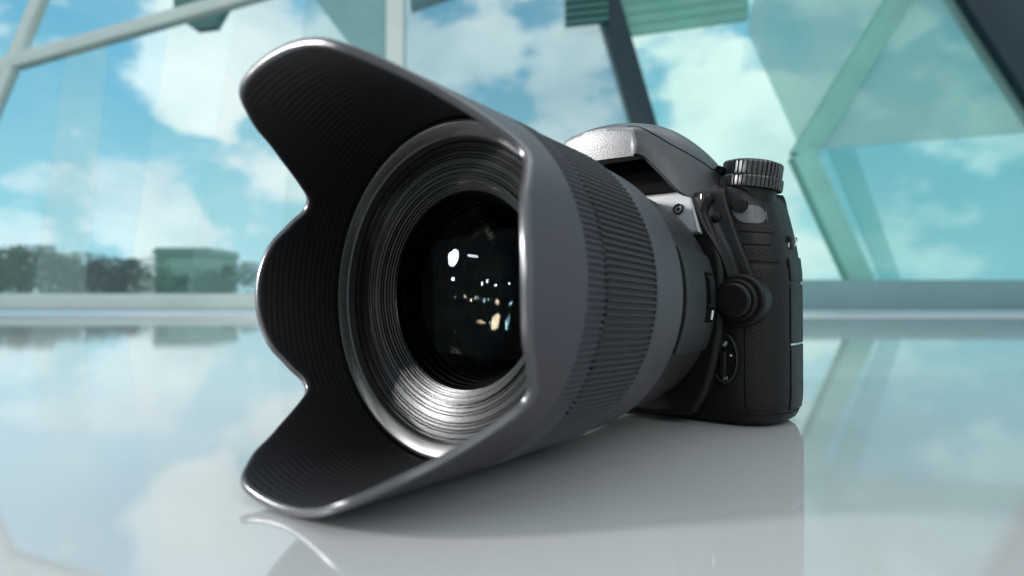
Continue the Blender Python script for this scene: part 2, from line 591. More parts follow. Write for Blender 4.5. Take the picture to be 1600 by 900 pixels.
def tree(u, v_top, dist, width, mat, label):
    rt = random.Random(int(u * 13 + dist))
    gz = -0.4
    top = wall_pt(u, v_top, dist)
    h = top.z - gz
    root = tag(empty('tree', (top.x, dist, gz)), label, 'tree', 'trees beyond the glass wall')
    bm = bmesh.new()
    rings = []
    for k in range(5):
        t = k / 4
        r = 0.11 * h * 0.25 * (1 - 0.6 * t)
        rings.append([(r * cos(a * pi / 4) + 0.05 * t * h * 0.3, r * sin(a * pi / 4), t * h * 0.5) for a in range(8)])
    grid_bm(rings, closed_v=True, bm=bm)
    obj('trunk', bm, bark_m, root)
    bm = bmesh.new()
    lobes = [(rt.uniform(-.34, .34) * width, rt.uniform(-.3, .3) * width, h * rt.uniform(.32, .78), rt.uniform(.2, .34) * width) for _ in range(9)]
    lobes.append((0, 0, h * 0.82, h * 0.17))
    for k in range(3200):
        lx, ly, lz, lr = rt.choice(lobes)
        d = Vector((rt.gauss(0, 1), rt.gauss(0, 1), rt.gauss(0, 1))).normalized() * lr * rt.uniform(0.35, 1.0)
        c = Vector((lx, ly, min(lz + d.z, h))) + Vector((d.x, d.y, 0))
        c.z = max(c.z, 0.05 * h)
        s = rt.uniform(0.04, 0.09) * h * 0.5
        a = Vector((rt.gauss(0, 1), rt.gauss(0, 1), rt.gauss(0, 1))).normalized()
        e = a.orthogonal().normalized() * s
        f = a.cross(e).normalized() * s * 0.6
        bm.faces.new([bm.verts.new(c + q) for q in (e, f, -e, -f)])
    obj('crown', bm, mat, root, smooth=False)


tree(-60, 390, 34, 5.2, leaf_m, 'broad green tree outside, cut by the left edge of the photo')
tree(30, 382, 38, 4.8, leaf_m, 'tallest green tree outside, under the low cloud at far left')
tree(90, 396, 33, 4.2, leaf_m, 'green tree outside overlapping the left side of the dark tree')
tree(150, 404, 26, 3.4, leaf2_m, 'dark green tree outside, darkest of the tree line')
tree(205, 402, 36, 4.4, leaf_m, 'green tree outside between the dark tree and the pale house')
tree(355, 410, 37, 4.0, leaf_m, 'green tree outside right of the pale house, beside the lens hood')
tree(0, 412, 27, 4.2, leaf_m, 'low green bush tree outside in front of the tallest tree')
tree(285, 432, 30, 4.0, leaf_m, 'low green tree outside in front of the pale house')

house_m = principled('pale_render', lin(150, 188, 166), 0.7, vary=0.08, scale=0.8)
roof_m = principled('house_roof', lin(128, 166, 148), 0.7, vary=0.1, scale=0.8)
HD = 42.0
hx0, hx1 = wall_pt(242, 400, HD).x, wall_pt(330, 400, HD).x
hz = wall_pt(280, 398, HD).z
house = tag(empty('house', ((hx0 + hx1) / 2, HD, -0.4)), 'pale green flat roofed house far outside among the trees', 'house')
w2, hh = (hx1 - hx0) / 2, hz + 0.4
obj('wall', box_bm((-w2, 0, 0), (w2, 4.0, hh), 0.03), house_m, house)
bm = prism_bm([(-w2 - .15, hh + .003), (w2 + .15, hh + .003), (w2 - .1, hh + .45), (-w2 + .1, hh + .45)], -0.2, 4.2, lambda x, z, d: Vector((x, d, z)))
obj('roof', bm, roof_m, house, smooth=False)
# ================================================================== the DSLR
R_ = Matrix.Rotation(PSI, 3, 'Z')
CL = Vector((124.3002 * MM, -224.931 * MM, 0))
root = empty('dslr_camera')
root.location = -(R_ @ CL)
root.rotation_euler = (0, 0, PSI)
tag(root, 'black digital camera with petal lens hood standing on the glossy pale floor', 'camera')

H, LP, DEL = 44.22, 0.0422, 0.0550
AX = Vector((0, -cos(LP), sin(LP)))
UP = Vector((0, sin(LP), cos(LP)))
RT = Vector((1, 0, 0))
ORG = Vector((0, 0, H))


def L(t, r, phi):
    return (ORG + AX * t + (RT * cos(phi) + UP * sin(phi)) * r) * MM


def lathe(profile, n=180, mod=None, closed=False, bm=None, a0=0.0, a1=2 * pi):
    full = abs(a1 - a0 - 2 * pi) < 1e-6
    P = []
    for i in range(n if full else n + 1):
        ph = a0 + (a1 - a0) * i / n
        P.append([L(t, r + (mod(t, ph, k) if mod else 0.0), ph) for k, (t, r) in enumerate(profile)])
    bm, V = grid_bm(P, closed_u=full, closed_v=closed, bm=bm)
    return bm


# ---- lens barrel (rear part)
barrel = obj('lens', lathe([(0, 30), (0, 34.2), (3, 34.4), (6, 35.6), (9, 38.2), (12, 39.6), (20, 40.4), (26, 40.75), (26.2, 40.3), (27.0, 40.3), (27.2, 40.85), (36, 41.4), (44, 41.8), (45.2, 41.6), (45.4, 40.6)], 200), barrel2_m, root)
obj('barrel_sleeve', lathe([(45.3, 40.4), (45.5, 43.4), (46.2, 44.2), (52, 44.7), (59, 45.0), (65.6, 45.3), (66.3, 45.1), (66.4, 43.0)], 200), barrel_m, barrel)
obj('mount_ring', lathe([(-2.0, 33.0), (-2.0, 36.2), (-0.3, 36.6), (0.2, 36.0), (0.3, 31)], 120), steel_m, barrel)


# ---- zoom ring with ribs
def ribs(n, depth, k0, k1):
    def f(t, ph, k):
        if k < k0 or k > k1:
            return 0.0
        x = (ph * n / (2 * pi)) % 1.0
        return depth * min(1.0, max(0.0, (0.5 - abs(x - 0.5)) * 5.0 - 0.85)) - depth
    return f


obj('zoom_ring', lathe([(66.6, 43.0), (66.65, 46.1), (66.8, 46.5), (67.2, 46.6), (79, 46.95), (94.0, 47.45), (94.5, 47.3), (94.6, 46.8), (94.65, 43.0)], 172 * 10, ribs(172, 0.95, 2, 6)), ring_m, barrel)
# seam with dark notches between zoom ring and hood
obj('seam_ring', lathe([(94.4, 46.2), (94.7, 47.0), (95.2, 47.0), (95.5, 46.2)], 160 * 4,
                       lambda t, ph, k: 0.8 * ((ph * 160 / (2 * pi)) % 1.0 > 0.5)), black_m, barrel)


# ---- petal hood
PSI_T = [0, 7, 14, 19, 23, 27, 30, 33, 36, 40, 44, 48, 52, 57, 62, 66, 71, 80, 90]
RIM_T = [127.0, 126.6, 125.2, 123.4, 121.0, 118.8, 116.9, 116.2, 117.0, 120.8, 125.2, 129.8, 134.3, 140.5, 145.0, 148.0, 149.6, 150.2, 150.3]


def rim_t(phi):
    a = abs(((math.degrees(phi - DEL) + 180) % 360) - 180)      # 0..180
    a = a if a <= 90 else 180 - a
    # the lower petal is a little shorter than the upper one
    return smooth_interp(a, PSI_T, RIM_T) - 3.4 * max(0.0, -sin(phi - DEL)) ** 6


def RO(t):
    return 48.15 + 0.0335 * (t - 101.1)


TH = 1.8
NH = 480
T0H = 96.4
# outside skin: collar (fine ribs) is a child; skin from collar to the rim
P = []
for i in range(NH):
    ph = 2 * pi * i / NH
    rt = rim_t(ph) - 0.6
    row = []
    for k in range(28):
        s = k / 27
        t = 104.4 + s * (rt - 104.4)
        row.append(L(t, RO(t), ph))
    P.append(row)
bm, _ = grid_bm(P, closed_u=True)
hood = obj('lens_hood', bm, hood_m, root, angle=60)
obj('grip_collar', lathe([(95.3, 44.5), (95.32, 47.3), (95.45, 47.8), (95.8, RO(95.8)), (103.4, RO(103.4)), (104.1, RO(104.1)), (104.45, RO(104.4) + 0.005)], 190 * 10, ribs(190, 0.8, 2, 5)), hood_m, hood)


# inside wall with concentric grooves
def RI(t):
    return RO(t) - TH


def groove(t):
    x = (t / 1.75) % 1.0
    return -0.10 * (1.0 - abs(2 * x - 1.0)) if x < 1 else 0


P = []
NR = 190
for i in range(NH):
    ph = 2 * pi * i / NH
    rt = rim_t(ph) - 0.9
    row = []
    for k in range(NR + 1):
        s = k / NR
        t = 101.4 + s * (rt - 101.4)
        fade = min(1.0, (rt - t) / 1.2, (t - 101.4) / 1.0)
        row.append(L(t, RI(t) + groove(t) * max(0.0, fade), ph))
    P.append(row)
bm, _ = grid_bm(P, closed_u=True)
obj('inner_wall', bm, hoodin_m, hood, angle=70)
# rounded rim following the petals
P = []
for i in range(NH * 2):
    ph = 2 * pi * i / (NH * 2)
    rt = rim_t(ph)
    ro, ri = RO(rt), RI(rt)
    c = (ro + ri) / 2
    hw = (ro - ri) / 2
    row = [L(rt - 1.6, ro + 0.015, ph)]
    for k in range(11):
        a = pi * k / 10
        row.append(L(rt - 0.7 + 0.9 * (sin(a) ** 0.5 if 0 < k < 10 else 0.0), c + (hw + 0.01) * math.copysign(abs(cos(a)) ** 0.6, cos(a)), ph))
    row.append(L(rt - 2.2, ri - 0.01, ph))
    P.append(row)
bm, _ = grid_bm(P, closed_u=True)
obj('rim', bm, rim_m, hood, angle=70)

# ---- front of the lens inside the hood
prof = [(101.2, 45.6), (101.4, 44.9), (101.2, 44.6), (100.9, 41.4), (100.5, 41.0), (98.4, 40.9)]
obj('front_ring', lathe(prof, 200), face_m, barrel, angle=30)
prof = [(98.4, 40.9)]
t, r = 98.4, 40.9
for dr in (0.85, 1.5, 0.7, 1.05, 0.75, 1.9, 0.8, 1.25, 0.75):      # stepped black baffle rings of uneven width
    f_ = dr - 0.34
    prof += [(t, r), (t - 0.19 * f_, r - f_), (t - 0.95, r - f_ - 0.08), (t - 0.85, r - dr + 0.08)]
    t -= 0.19 * f_ + 0.14
    r -= dr
t9, r9 = t, r
prof.append((t9, r9))
obj('baffle_ring', lathe(prof, 240), thread_m, barrel, angle=12)
t, r = t9 + 0.7, r9 - 0.05
prof = [(t9 - 0.6, r9 - 0.02)]
tot = r9 - 0.05 - 27.9
for w in (0.16, 0.11, 0.27, 0.13, 0.19, 0.14):                    # stepped retaining rings
    dr = tot * w
    prof += [(t, r), (t - 0.18 * dr * 0.68, r - dr * 0.68), (t - 0.85, r - dr * 0.74), (t - 0.80, r - dr * 0.95)]
    t -= 0.60
    r -= dr
prof += [(t, r), (t - 0.05, 27.7), (t - 3, 27.4)]
obj('retaining_ring', lathe(prof, 240), thread_m, barrel, angle=12)
TG = t + 0.1


def cap(name, t_edge, r_edge, sag, mat, thick=None):
    Rc = (r_edge ** 2 + sag ** 2) / (2 * abs(sag))
    prof = []
    for k in range(25):
        r = r_edge * (1 - k / 24) + 1e-4
        h = sqrt(Rc * Rc - r * r) - (Rc - abs(sag))
        prof.append((t_edge + (h if sag > 0 else -h), r))
    return obj(name, lathe(prof, 160), mat, barrel, angle=80)


GL = cap('front_element', TG, 27.8, 5.2, glass_front)
cap('inner_element', TG - 8, 25.0, -7.0, glass_mid)
cap('inner_element', TG - 16, 22.0, -5.0, glass_back)
prof = [(TG - 1, 27.6)]
t, r = TG - 1, 27.3
for k in range(14):
    prof += [(t, r), (t - 1.6, r - 0.1), (t - 1.8, r - 0.55)]
    t -= 2.2
    r -= 0.62
prof += [(t - 1, r - 4), (t - 2, r - 5), (t - 12, 8), (t - 12, 0.01)]
tube_m = principled('tube_black', (0.003, 0.003, 0.003), 0.6, 0.2)
obj('inner_tube', lathe(prof, 140), tube_m, barrel, angle=25)

# ---- marks and switch plate on the barrel
lb = lambda t, r, a: L(t, r, radians(a))


def shell_patch(t0, t1, a0, a1, r0, r1, nt=10, na=14, bevel=0.0, rr=None):
    rr = rr or (lambda t: 0.0)
    top = [[lb(t0 + (t1 - t0) * i / nt, r1 + rr(t0 + (t1 - t0) * i / nt), a0 + (a1 - a0) * j / na) for j in range(na + 1)] for i in range(nt + 1)]
    bm, V = grid_bm(top)
    edge = [V[0][j] for j in range(na + 1)] + [V[i][na] for i in range(1, nt + 1)] + [V[nt][j] for j in range(na - 1, -1, -1)] + [V[i][0] for i in range(nt - 1, 0, -1)]
    low = []
    coords = [(t0, j) for j in range(na + 1)] + [(i, 'r') for i in range(1, nt + 1)]
    axis0 = ORG * MM
    for v in edge:
        q = v.co - axis0
        tt = q.dot(AX)
        rad = q - AX * tt
        low.append(bm.verts.new(axis0 + AX * tt + rad.normalized() * (r0 + rr(tt / MM)) * MM))
    n = len(edge)
    for i in range(n):
        bm.faces.new((edge[i], edge[(i + 1) % n], low[(i + 1) % n], low[i]))
    if bevel:
        es = [e for e in bm.edges if e.verts[0] in edge and e.verts[1] in edge and len(e.link_faces) == 2]
        bmesh.ops.bevel(bm, geom=es, offset=bevel * MM, segments=2, profile=0.5, affect='EDGES')
    return bm


rear_r = lambda t: interp(t, [9, 12, 20, 36, 44], [38.2, 39.6, 40.4, 41.4, 41.8]) - 40.4
pl = obj('switch_plate', shell_patch(11, 40, -24, 22, 39.0, 41.5, bevel=0.35, rr=rear_r), barrel2_m, barrel)
obj('switch_slot', shell_patch(14, 22.5, -10, 13, 40.0, 41.62, rr=rear_r), black_m, pl)
obj('switch_knob', shell_patch(16, 21, -3, 11, 40.0, 42.5, bevel=0.3, rr=rear_r), body_m, pl)
obj('switch_mark', shell_patch(15.6, 17.0, -8.6, -4.4, 40.0, 41.85, rr=rear_r), white_m, pl)
obj('index_mark', shell_patch(54, 61.5, 41.2, 42.6, 43.5, 44.75), white_m, barrel)

# ---------------------------------------------------------------- camera body
# outline of the body at mid height (x right, y back), in mm
OUT_R = [(0, 4.0), (18, 4.0), (32, 3.6), (41, 3.8), (47, 5.6), (51.8, 9.6), (54.8, 15.0), (56.0, 21.0), (56.2, 28.0), (55.6, 33.0), (53.0, 36.8), (48, 38.4), (30, 39.5), (0, 40.0)]
OUT_L = [(-30, 40), (-55, 39), (-68, 37), (-74, 31), (-76, 20), (-76.5, 6), (-75.5, -8), (-71, -17), (-63, -20), (-54, -17), (-48, -6), (-42, 2), (-34, 4)]
OUTL = catmull([Vector((x, y, 0)) for x, y in OUT_R + OUT_L], 6, True)
ZS = [(0.0, 5.5), (0.5, 4.0), (1.6, 2.4), (3.2, 1.3), (5.5, 0.6), (8.5, 0.15), (12, 0), (22, 0), (34, 0), (46, 0), (56, 0.1), (64, 0.9), (70, 1.9), (75, 3.0), (79, 3.9), (82, 4.8), (85, 6.2), (87.0, 8.2), (88.0, 10.5)]


def body_pt(i, z, off=0.0):
    """point on the body skin; i = float index on the outline"""
    n = len(OUTL)
    a = OUTL[int(math.floor(i)) % n]
    b_ = OUTL[(int(math.floor(i)) + 1) % n]
    p = a.lerp(b_, i - math.floor(i))
    tang = (OUTL[(int(math.floor(i)) + 1) % n] - OUTL[(int(math.floor(i)) - 1) % n]).normalized()
    nrm = Vector((tang.y, -tang.x, 0))
    ins = interp(z, [q[0] for q in ZS], [q[1] for q in ZS])
    if z > 60:
        ins *= 0.38 + 0.62 * max(0.0, nrm.x)
    p = p - nrm * (ins - off)
    zz = z - max(0.0, p.x - 26) * 0.13 * (z / 88.0) ** 3
    return Vector((p.x, p.y, zz))


def idx_at(x=None, y=None, lo=0, hi=None):
    """outline index on the right half where x (front) or y (side) is reached"""
    for i in range(lo, len(OUTL)):
        p, q = OUTL[i], OUTL[(i + 1) % len(OUTL)]
        if x is not None and p.x <= x <= q.x:
            return i + (x - p.x) / (q.x - p.x)
        if y is not None and i > 18 and p.y <= y <= q.y:
            return i + (y - p.y) / (q.y - p.y)
    return 0


zlist = []
for a, b2 in zip(ZS[:-1], ZS[1:]):
    m_ = max(1, int((b2[0] - a[0]) / 3))
    zlist += [a[0] + (b2[0] - a[0]) * k / m_ for k in range(m_)]
zlist.append(ZS[-1][0])
P = [[body_pt(i, z) * MM for i in range(len(OUTL))] for z in zlist]
bm, V = grid_bm(P, closed_v=True)
bm.faces.new(V[0])
bm.faces.new(V[-1])
body = obj('body', bm, body_m, root, angle=50)


def body_patch(i0, i1, z0, z1, off, back=-0.6, round_=0.0, ni=24, nz=20, parent=body, name='panel', mat=None, bev=0.25):
    """raised panel on the body skin between outline indices i0..i1 and heights z0..z1; corners rounded"""
    def clampc(u, w):
        return u, w
    top, lowr = [], []
    wmm = (body_pt(i1, 40) - body_pt(i0, 40)).length
    hmm = z1 - z0
    pts = []
    for a in range(ni + 1):
        row = []
        for c in range(nz + 1):
            u, w = a / ni, c / nz
            # round corners by pulling the ends of each column in
            if round_:
                du = min(u, 1 - u) * wmm
                if du < round_:
                    cut = round_ - sqrt(max(0.0, round_ ** 2 - (round_ - du) ** 2))
                    w = cut / hmm + w * (1 - 2 * cut / hmm)
            row.append(body_pt(i0 + (i1 - i0) * u, z0 + hmm * w, off) * MM)
        pts.append(row)
    bm, V = grid_bm(pts)
    edge = [V[0][c] for c in range(nz + 1)] + [V[a][nz] for a in range(1, ni + 1)] + [V[ni][c] for c in range(nz - 1, -1, -1)] + [V[a][0] for a in range(ni - 1, 0, -1)]
    cen = sum((v.co for v in edge), Vector()) / len(edge)
    nrm = Vector()
    bm.normal_update()
    for f in bm.faces:
        nrm += f.normal
    nrm.normalize()
    ctr = Vector((10 * MM, 20 * MM, cen.z))
    if nrm.dot(cen - ctr) < 0:
        nrm = -nrm
    low = [bm.verts.new(v.co + nrm * (back - off) * MM) for v in edge]
    n = len(edge)
    for k in range(n):
        bm.faces.new((edge[k], edge[(k + 1) % n], low[(k + 1) % n], low[k]))
    if bev:
        es = [e for e in bm.edges if e.verts[0] in edge and e.verts[1] in edge and len(e.link_faces) == 2 and any(vv in low for f in e.link_faces for vv in f.verts)]
        bmesh.ops.bevel(bm, geom=es, offset=bev * MM, segments=2, profile=0.5, affect='EDGES')
    return obj(name, bm, mat or leather_m, parent, angle=35)


# rubber skin on the front left of the body, door of the connector panel, terminal covers
iA, iB = idx_at(x=44.5), idx_at(y=17.3)
body_patch(iA, iB, 6, 58.5, 0.5, round_=1.5, name='rubber_skin', mat=leather_m)
body_patch(idx_at(x=40.4), idx_at(x=52.6), 65.8, 70.0, 0.55, round_=1.0, name='connector_cover', mat=body_m, nz=10)
body_patch(idx_at(x=39.5), idx_at(x=54.2), 59.3, 65.2, 0.45, round_=0.6, name='rubber_strip', mat=leather_m, nz=8)
body_patch(idx_at(x=39.8), idx_at(x=53.6), 70.5, 73.2, 0.40, round_=0.3, name='rubber_strip', mat=leather_m, nz=4)
body_patch(idx_at(x=40.4), idx_at(x=52.0), 73.7, 81.0, 0.45, round_=4.5, name='shoulder_panel', mat=hump_m, nz=12)
iC, iD = idx_at(y=18.2), idx_at(y=33.5)
for z0, z1 in ((5.5, 28.8), (29.8, 51.5), (52.8, 62.0)):
    body_patch(iC, iD, z0, z1, 0.7, round_=1.0, name='terminal_cover', mat=body_m)
body_patch(iC + .1, iD - .1, 28.95, 29.65, 0.55, name='cover_trim', mat=steel_m, nz=2, bev=0)
# base plate seam
P = []
obj('base_plate', grid_bm([[body_pt(i, z, 0.25) * MM for i in range(len(OUTL))] for z in (1.7, 2.6, 3.6, 4.6)], closed_v=True)[0], body_m, body, angle=60)


def disc(name, cx, cz, r, y0, y1, mat, parent, bevel=0.5, n=48, rx=1.0, tilt=None):
    bm = bmesh.new()
    prism_bm([(cx + r * rx * cos(2 * pi * k / n), cz + r * sin(2 * pi * k / n)) for k in range(n)], y0, y1,
             lambda a, c, d: Vector((a, d, c)) * MM, bm=bm, bevel=bevel * MM, segs=3)
    o = obj(name, bm, mat, parent, angle=35)
    o.modifiers.new('flat_faces', 'WEIGHTED_NORMAL').keep_sharp = True
    return o


# mount block: raised front around the lens mount
blk = [(-31, 84), (30.0, 84), (33.5, 76), (38.0, 64), (39.5, 54), (39.0, 36), (36.0, 20), (31, 8), (22, 3), (-22, 3), (-33, 10), (-37, 30), (-38, 60)]
blk = [(p.x, p.y) for p in catmull([Vector((a, c, 0)) for a, c in blk], 4, True)]
bm = prism_bm(blk, -3.4, 6.0, lambda a, c, d: Vector((a, d, c)) * MM, bevel=2.2 * MM, segs=5)
mblock = obj('mount_block', bm, body_m, root, angle=40)
mblock.modifiers.new('flat_faces', 'WEIGHTED_NORMAL').keep_sharp = True

# name plate above the mount: sloping panel with flash emblem, lamp sheen put into its colour
def quad_panel(name, pts, th, mat, parent, nrm=None, bev=0.6):
    pts = [Vector(p) * MM for p in pts]
    n = (pts[1] - pts[0]).cross(pts[2] - pts[0]).normalized()
    if nrm is not None and n.dot(Vector(nrm)) < 0:
        n = -n
    bm = bmesh.new()
    A = [bm.verts.new(p) for p in pts]
    B = [bm.verts.new(p - n * th * MM) for p in pts]
    k = len(A)
    f0 = bm.faces.new(A)
    bm.faces.new(B[::-1])
    for i in range(k):
        bm.faces.new((A[i], B[i], B[(i + 1) % k], A[(i + 1) % k]))
    if bev:
        bmesh.ops.bevel(bm, geom=list(f0.edges), offset=bev * MM, segments=3, profile=0.5, affect='EDGES')
    o = obj(name, bm, mat, parent, angle=40)
    o.modifiers.new('flat_faces', 'WEIGHTED_NORMAL').keep_sharp = True
    return o, n


npanel, nn = quad_panel('name_plate', [(-31, -6.5, 66), (32.5, -6.5, 69), (28.0, -4.0, 84.5), (-28, -4.0, 84.5)], 9, plate_m, mblock, (0, -1, 0.2), 1.2)
# emblem: ring with a lightning bolt
ec = Vector((24.3, -5.55, 77.8))
bm = bmesh.new()
ex, ez = Vector((1, 0, 0)), Vector((0, 0.16, 0.987))
en = Vector((0, -0.987, 0.16))
P = []
for k in range(40):
    a = 2 * pi * k / 40
    P.append([(ec + (ex * cos(a) + ez * sin(a)) * r + en * h) * MM for r, h in ((1.45, 0.0), (1.5, 0.3), (1.95, 0.3), (2.0, 0.0))])
grid_bm(P, closed_u=True, bm=bm)
bolt = [(0.35, 1.1), (-0.75, -0.15), (-0.1, -0.15), (-0.4, -1.1), (0.75, 0.2), (0.1, 0.2)]
A = [bm.verts.new((ec + ex * a + ez * c + en * 0.3) * MM) for a, c in bolt]
B = [bm.verts.new((ec + ex * a + ez * c) * MM) for a, c in bolt]
bm.faces.new(A)
for k in range(6):
    bm.faces.new((A[k], A[(k + 1) % 6], B[(k + 1) % 6], B[k]))
obj('flash_emblem', bm, black_m, npanel, smooth=False)

# prism hump / pop-up flash: sections along y, each an arch from right foot over the top to left foot
SECT = [  # y, foot_half_width, foot_z, shoulder_half_width, shoulder_z, crown_half, crown_z, top_z
    (-20.5, 15.6, 96.6, 15.4, 102.5, 12.0, 106.2, 107.4),
    (-17.0, 17.6, 95.4, 17.2, 102.5, 13.0, 107.6, 109.4),
    (-12.0, 21.8, 89.6, 20.2, 101.2, 14.2, 108.6, 111.0),
    (-7.0, 26.8, 83.0, 23.2, 99.0, 15.2, 109.2, 112.0),
    (0.0, 30.8, 82.0, 27.0, 98.0, 16.8, 109.6, 112.9),
    (8.0, 33.6, 82.0, 30.0, 96.5, 18.0, 108.9, 112.8),
    (17.0, 35.0, 82.0, 31.0, 95.2, 18.0, 107.0, 111.2),
    (27.0, 34.0, 82.0, 30.0, 93.6, 17.0, 103.6, 107.0),
    (37.0, 30.0, 82.0, 26.5, 91.0, 16.0, 98.6, 100.5),
    (42.0, 26.0, 82.0, 23.0, 89.0, 14.5, 94.0, 95.0)]


def arch(sec, off=0.0):
    y, fw, fz, sw, sz, cw, cz, tz = sec
    half = [(fw - off, fz), ((fw + sw) / 2 + 0.4 - off, (fz + sz) / 2), (sw - off, sz - off * .3), ((sw + cw) / 2 + 1.0 - off * .7, (sz + cz) / 2 + 0.9 - off * .7), (cw, cz - off), (cw * 0.5, tz - (tz - cz) * 0.22 - off), (0, tz - off)]
    pts = half + [(-a, c) for a, c in half[-2::-1]]
    return [Vector((p.x, y, p.y)) for p in catmull([Vector((a, c, 0)) for a, c in pts], 5, False)]


SEC2 = []
for i in range(len(SECT) - 1):
    for s in range(4):
        def g(k):
            return SECT[min(max(k, 0), len(SECT) - 1)]
        p0, p1, p2, p3 = g(i - 1), g(i), g(i + 1), g(i + 2)
        t = s / 4
        SEC2.append(tuple(0.5 * ((2 * b_) + (c - a) * t + (2 * a - 5 * b_ + 4 * c - d) * t * t + (3 * b_ - a - 3 * c + d) * t ** 3) for a, b_, c, d in zip(p0, p1, p2, p3)))
SEC2.append(SECT[-1])
outer = [[p * MM for p in arch(s)] for s in SEC2]
inner = [[p * MM for p in arch(s, 1.4)] for s in SEC2]
bm, VO = grid_bm(outer)
VI = [[bm.verts.new(p) for p in row] for row in inner]
nu, nv = len(VO), len(VO[0])
for i in range(nu - 1):
    for j in range(nv - 1):
        bm.faces.new((VI[i][j], VI[i][j + 1], VI[i + 1][j + 1], VI[i + 1][j])).material_index = 1  # black lining: shade of the recess put into the colour
    for j in (0, nv - 1):
        bm.faces.new((VO[i][j], VO[i + 1][j], VI[i + 1][j], VI[i][j]))
for j in range(nv - 1):
    bm.faces.new((VO[0][j], VO[0][j + 1], VI[0][j + 1], VI[0][j]))
bm.faces.new(VO[-1])
hump = obj('prism_hump', bm, [hump_m, black_m], root, angle=45)
# black sheet added for the shade in the recess under the flash
bm = box_bm((-22 * MM, 0.5 * MM, 82.5 * MM), (22 * MM, 2 * MM, 98 * MM))
obj('recess_shade', bm, black_m, hump, smooth=False)
# flash cover closing the front of the hump, slightly bowed
fa = arch(SECT[0], 0.2)
foot = 95.9
P = []
n_ = len(fa)
for k, p in enumerate(fa):
    w = p.x / 15.6
    bow = -1.6 * (1 - w * w)
    P.append([Vector((p.x, -20.6 + bow - 0.0, p.z)) * MM, Vector((p.x * 0.985, -21.2 + bow, p.z - 0.35)) * MM,
              Vector((p.x * 0.95, -21.4 + bow, foot + (p.z - foot) * 0.86)) * MM, Vector((p.x * 0.93, -21.0 + bow, foot + (p.z - foot) * 0.4)) * MM, Vector((p.x * 0.93, -20.4 + bow, foot)) * MM,
              Vector((p.x * 0.93, -12.0, foot + 0.4)) * MM])
bm, V = grid_bm(P)
obj('flash_cover', bm, flash_m, hump, angle=50)
# seam between pop-up flash lid and body along both sides: thin dark bead
for sgn in (1, -1):
    pts = []
    for sc_ in SEC2[2:26]:
        a = arch(sc_, -0.03)
        if sgn < 0:
            a = a[::-1]
        zt = max(93.5, 106.6 - 13.0 * (sc_[0] + 18.0) / 26.0)
        for q0, q1 in zip(a[:-1], a[1:]):
            if q0.z <= zt <= q1.z:
                pts.append(q0.lerp(q1, (zt - q0.z) / (q1.z - q0.z)))
                break
    bm = bmesh.new()
    rows = []
    for p in pts:
        rows.append([(p + Vector((0.22 * cos(k * pi / 3), 0, 0.22 * sin(k * pi / 3)))) * MM for k in range(6)])
    grid_bm(rows, closed_v=True, bm=bm)
    obj('lid_seam', bm, black_m, hump)
# hinge pin at the end of the lid
bm = bmesh.new()
P = []
for k in range(16):
    a = 2 * pi * k / 16
    P.append([Vector((34.6 + 1.5 * cos(a), y, 92.6 + 1.5 * sin(a))) * MM for y in (6.5, 7.0, 11.0, 11.5)])
grid_bm(P, closed_u=True, bm=bm)
for f in (0, 3):
    bm.faces.new([v for v in bm.verts if abs(v.co.y - (6.5, 7.0, 11.0, 11.5)[f] * MM) < 1e-7])
obj('hinge_pin', bm, black_m, hump)
# eyecup and screen at the back
bm = box_bm((-15 * MM, 40 * MM, 78 * MM), (15 * MM, 47 * MM, 93 * MM), 0.002, 3)
obj('eyecup', bm, leather_m, body)
bm = box_bm((-38 * MM, 39.8 * MM, 14 * MM), (38 * MM, 41.5 * MM, 66 * MM), 0.001, 2)
obj('screen', bm, dial_m, body)

# ridge: cheek that runs from under the hump down to the lens release button
def tube(name, pts, radii, mat, parent, n=14, squash=1.0):
    pts = [Vector(p) for p in pts]
    c = catmull(pts, 5, False)
    rr = [smooth_interp(i / (len(c) - 1) * (len(radii) - 1), list(range(len(radii))), radii) for i in range(len(c))]
    rows = []
    for i, p in enumerate(c):
        d = (c[min(i + 1, len(c) - 1)] - c[max(i - 1, 0)]).normalized()
        u = d.cross(Vector((0, 1, 0))).normalized()
        w = u.cross(d).normalized()
        rows.append([(p + (u * cos(2 * pi * k / n) + w * sin(2 * pi * k / n) * squash) * rr[i]) * MM for k in range(n)])
    bm, V = grid_bm(rows, closed_v=True)
    bm.faces.new(V[0])
    bm.faces.new(V[-1])
    return obj(name, bm, mat, parent, angle=60)


ca = catmull([Vector(p) for p in [(25.5, 2.0, 88.5), (27.6, -2.8, 85), (29.6, -4.2, 80), (32.6, -4.2, 72), (36.0, -3.6, 66), (39.0, -2.6, 60), (41.0, -0.5, 51)]], 5, False)
cb = catmull([Vector(p) for p in [(35.0, 7.0, 87), (35.6, 3.4, 84.5), (36.6, 2.2, 80.5), (38.4, 1.9, 75), (40.2, 1.9, 69), (43.4, 2.3, 60), (46.4, 3.6, 51)]], 5, False)
rows = []
for a_, b_ in zip(ca, cb):
    mid = (a_ + b_) / 2 + Vector((0, 1.5, 0))
    rows.append([p * MM for p in catmull([a_ + Vector((-2.6, 7.0, 0)), a_ + Vector((-1.4, 2.0, 0)), a_, mid, b_, b_ + Vector((1.9, 1.3, 0)), b_ + Vector((2.6, 6.0, 0))], 5, False)])
bm, V = grid_bm(rows)
obj('front_cheek', bm, body_m, body, angle=70)

# lens release boss, collar and button
boss = disc('release_boss', 44.0, 45.0, 9.3, 7.5, -1.2, body_m, mblock, 1.2)
col_ = disc('release_collar', 44.0, 45.0, 7.3, -1.0, -4.4, body_m, boss, 0.7)
disc('release_button', 44.2, 45.0, 6.0, -4.2, -7.4, body_m, boss, 1.2)

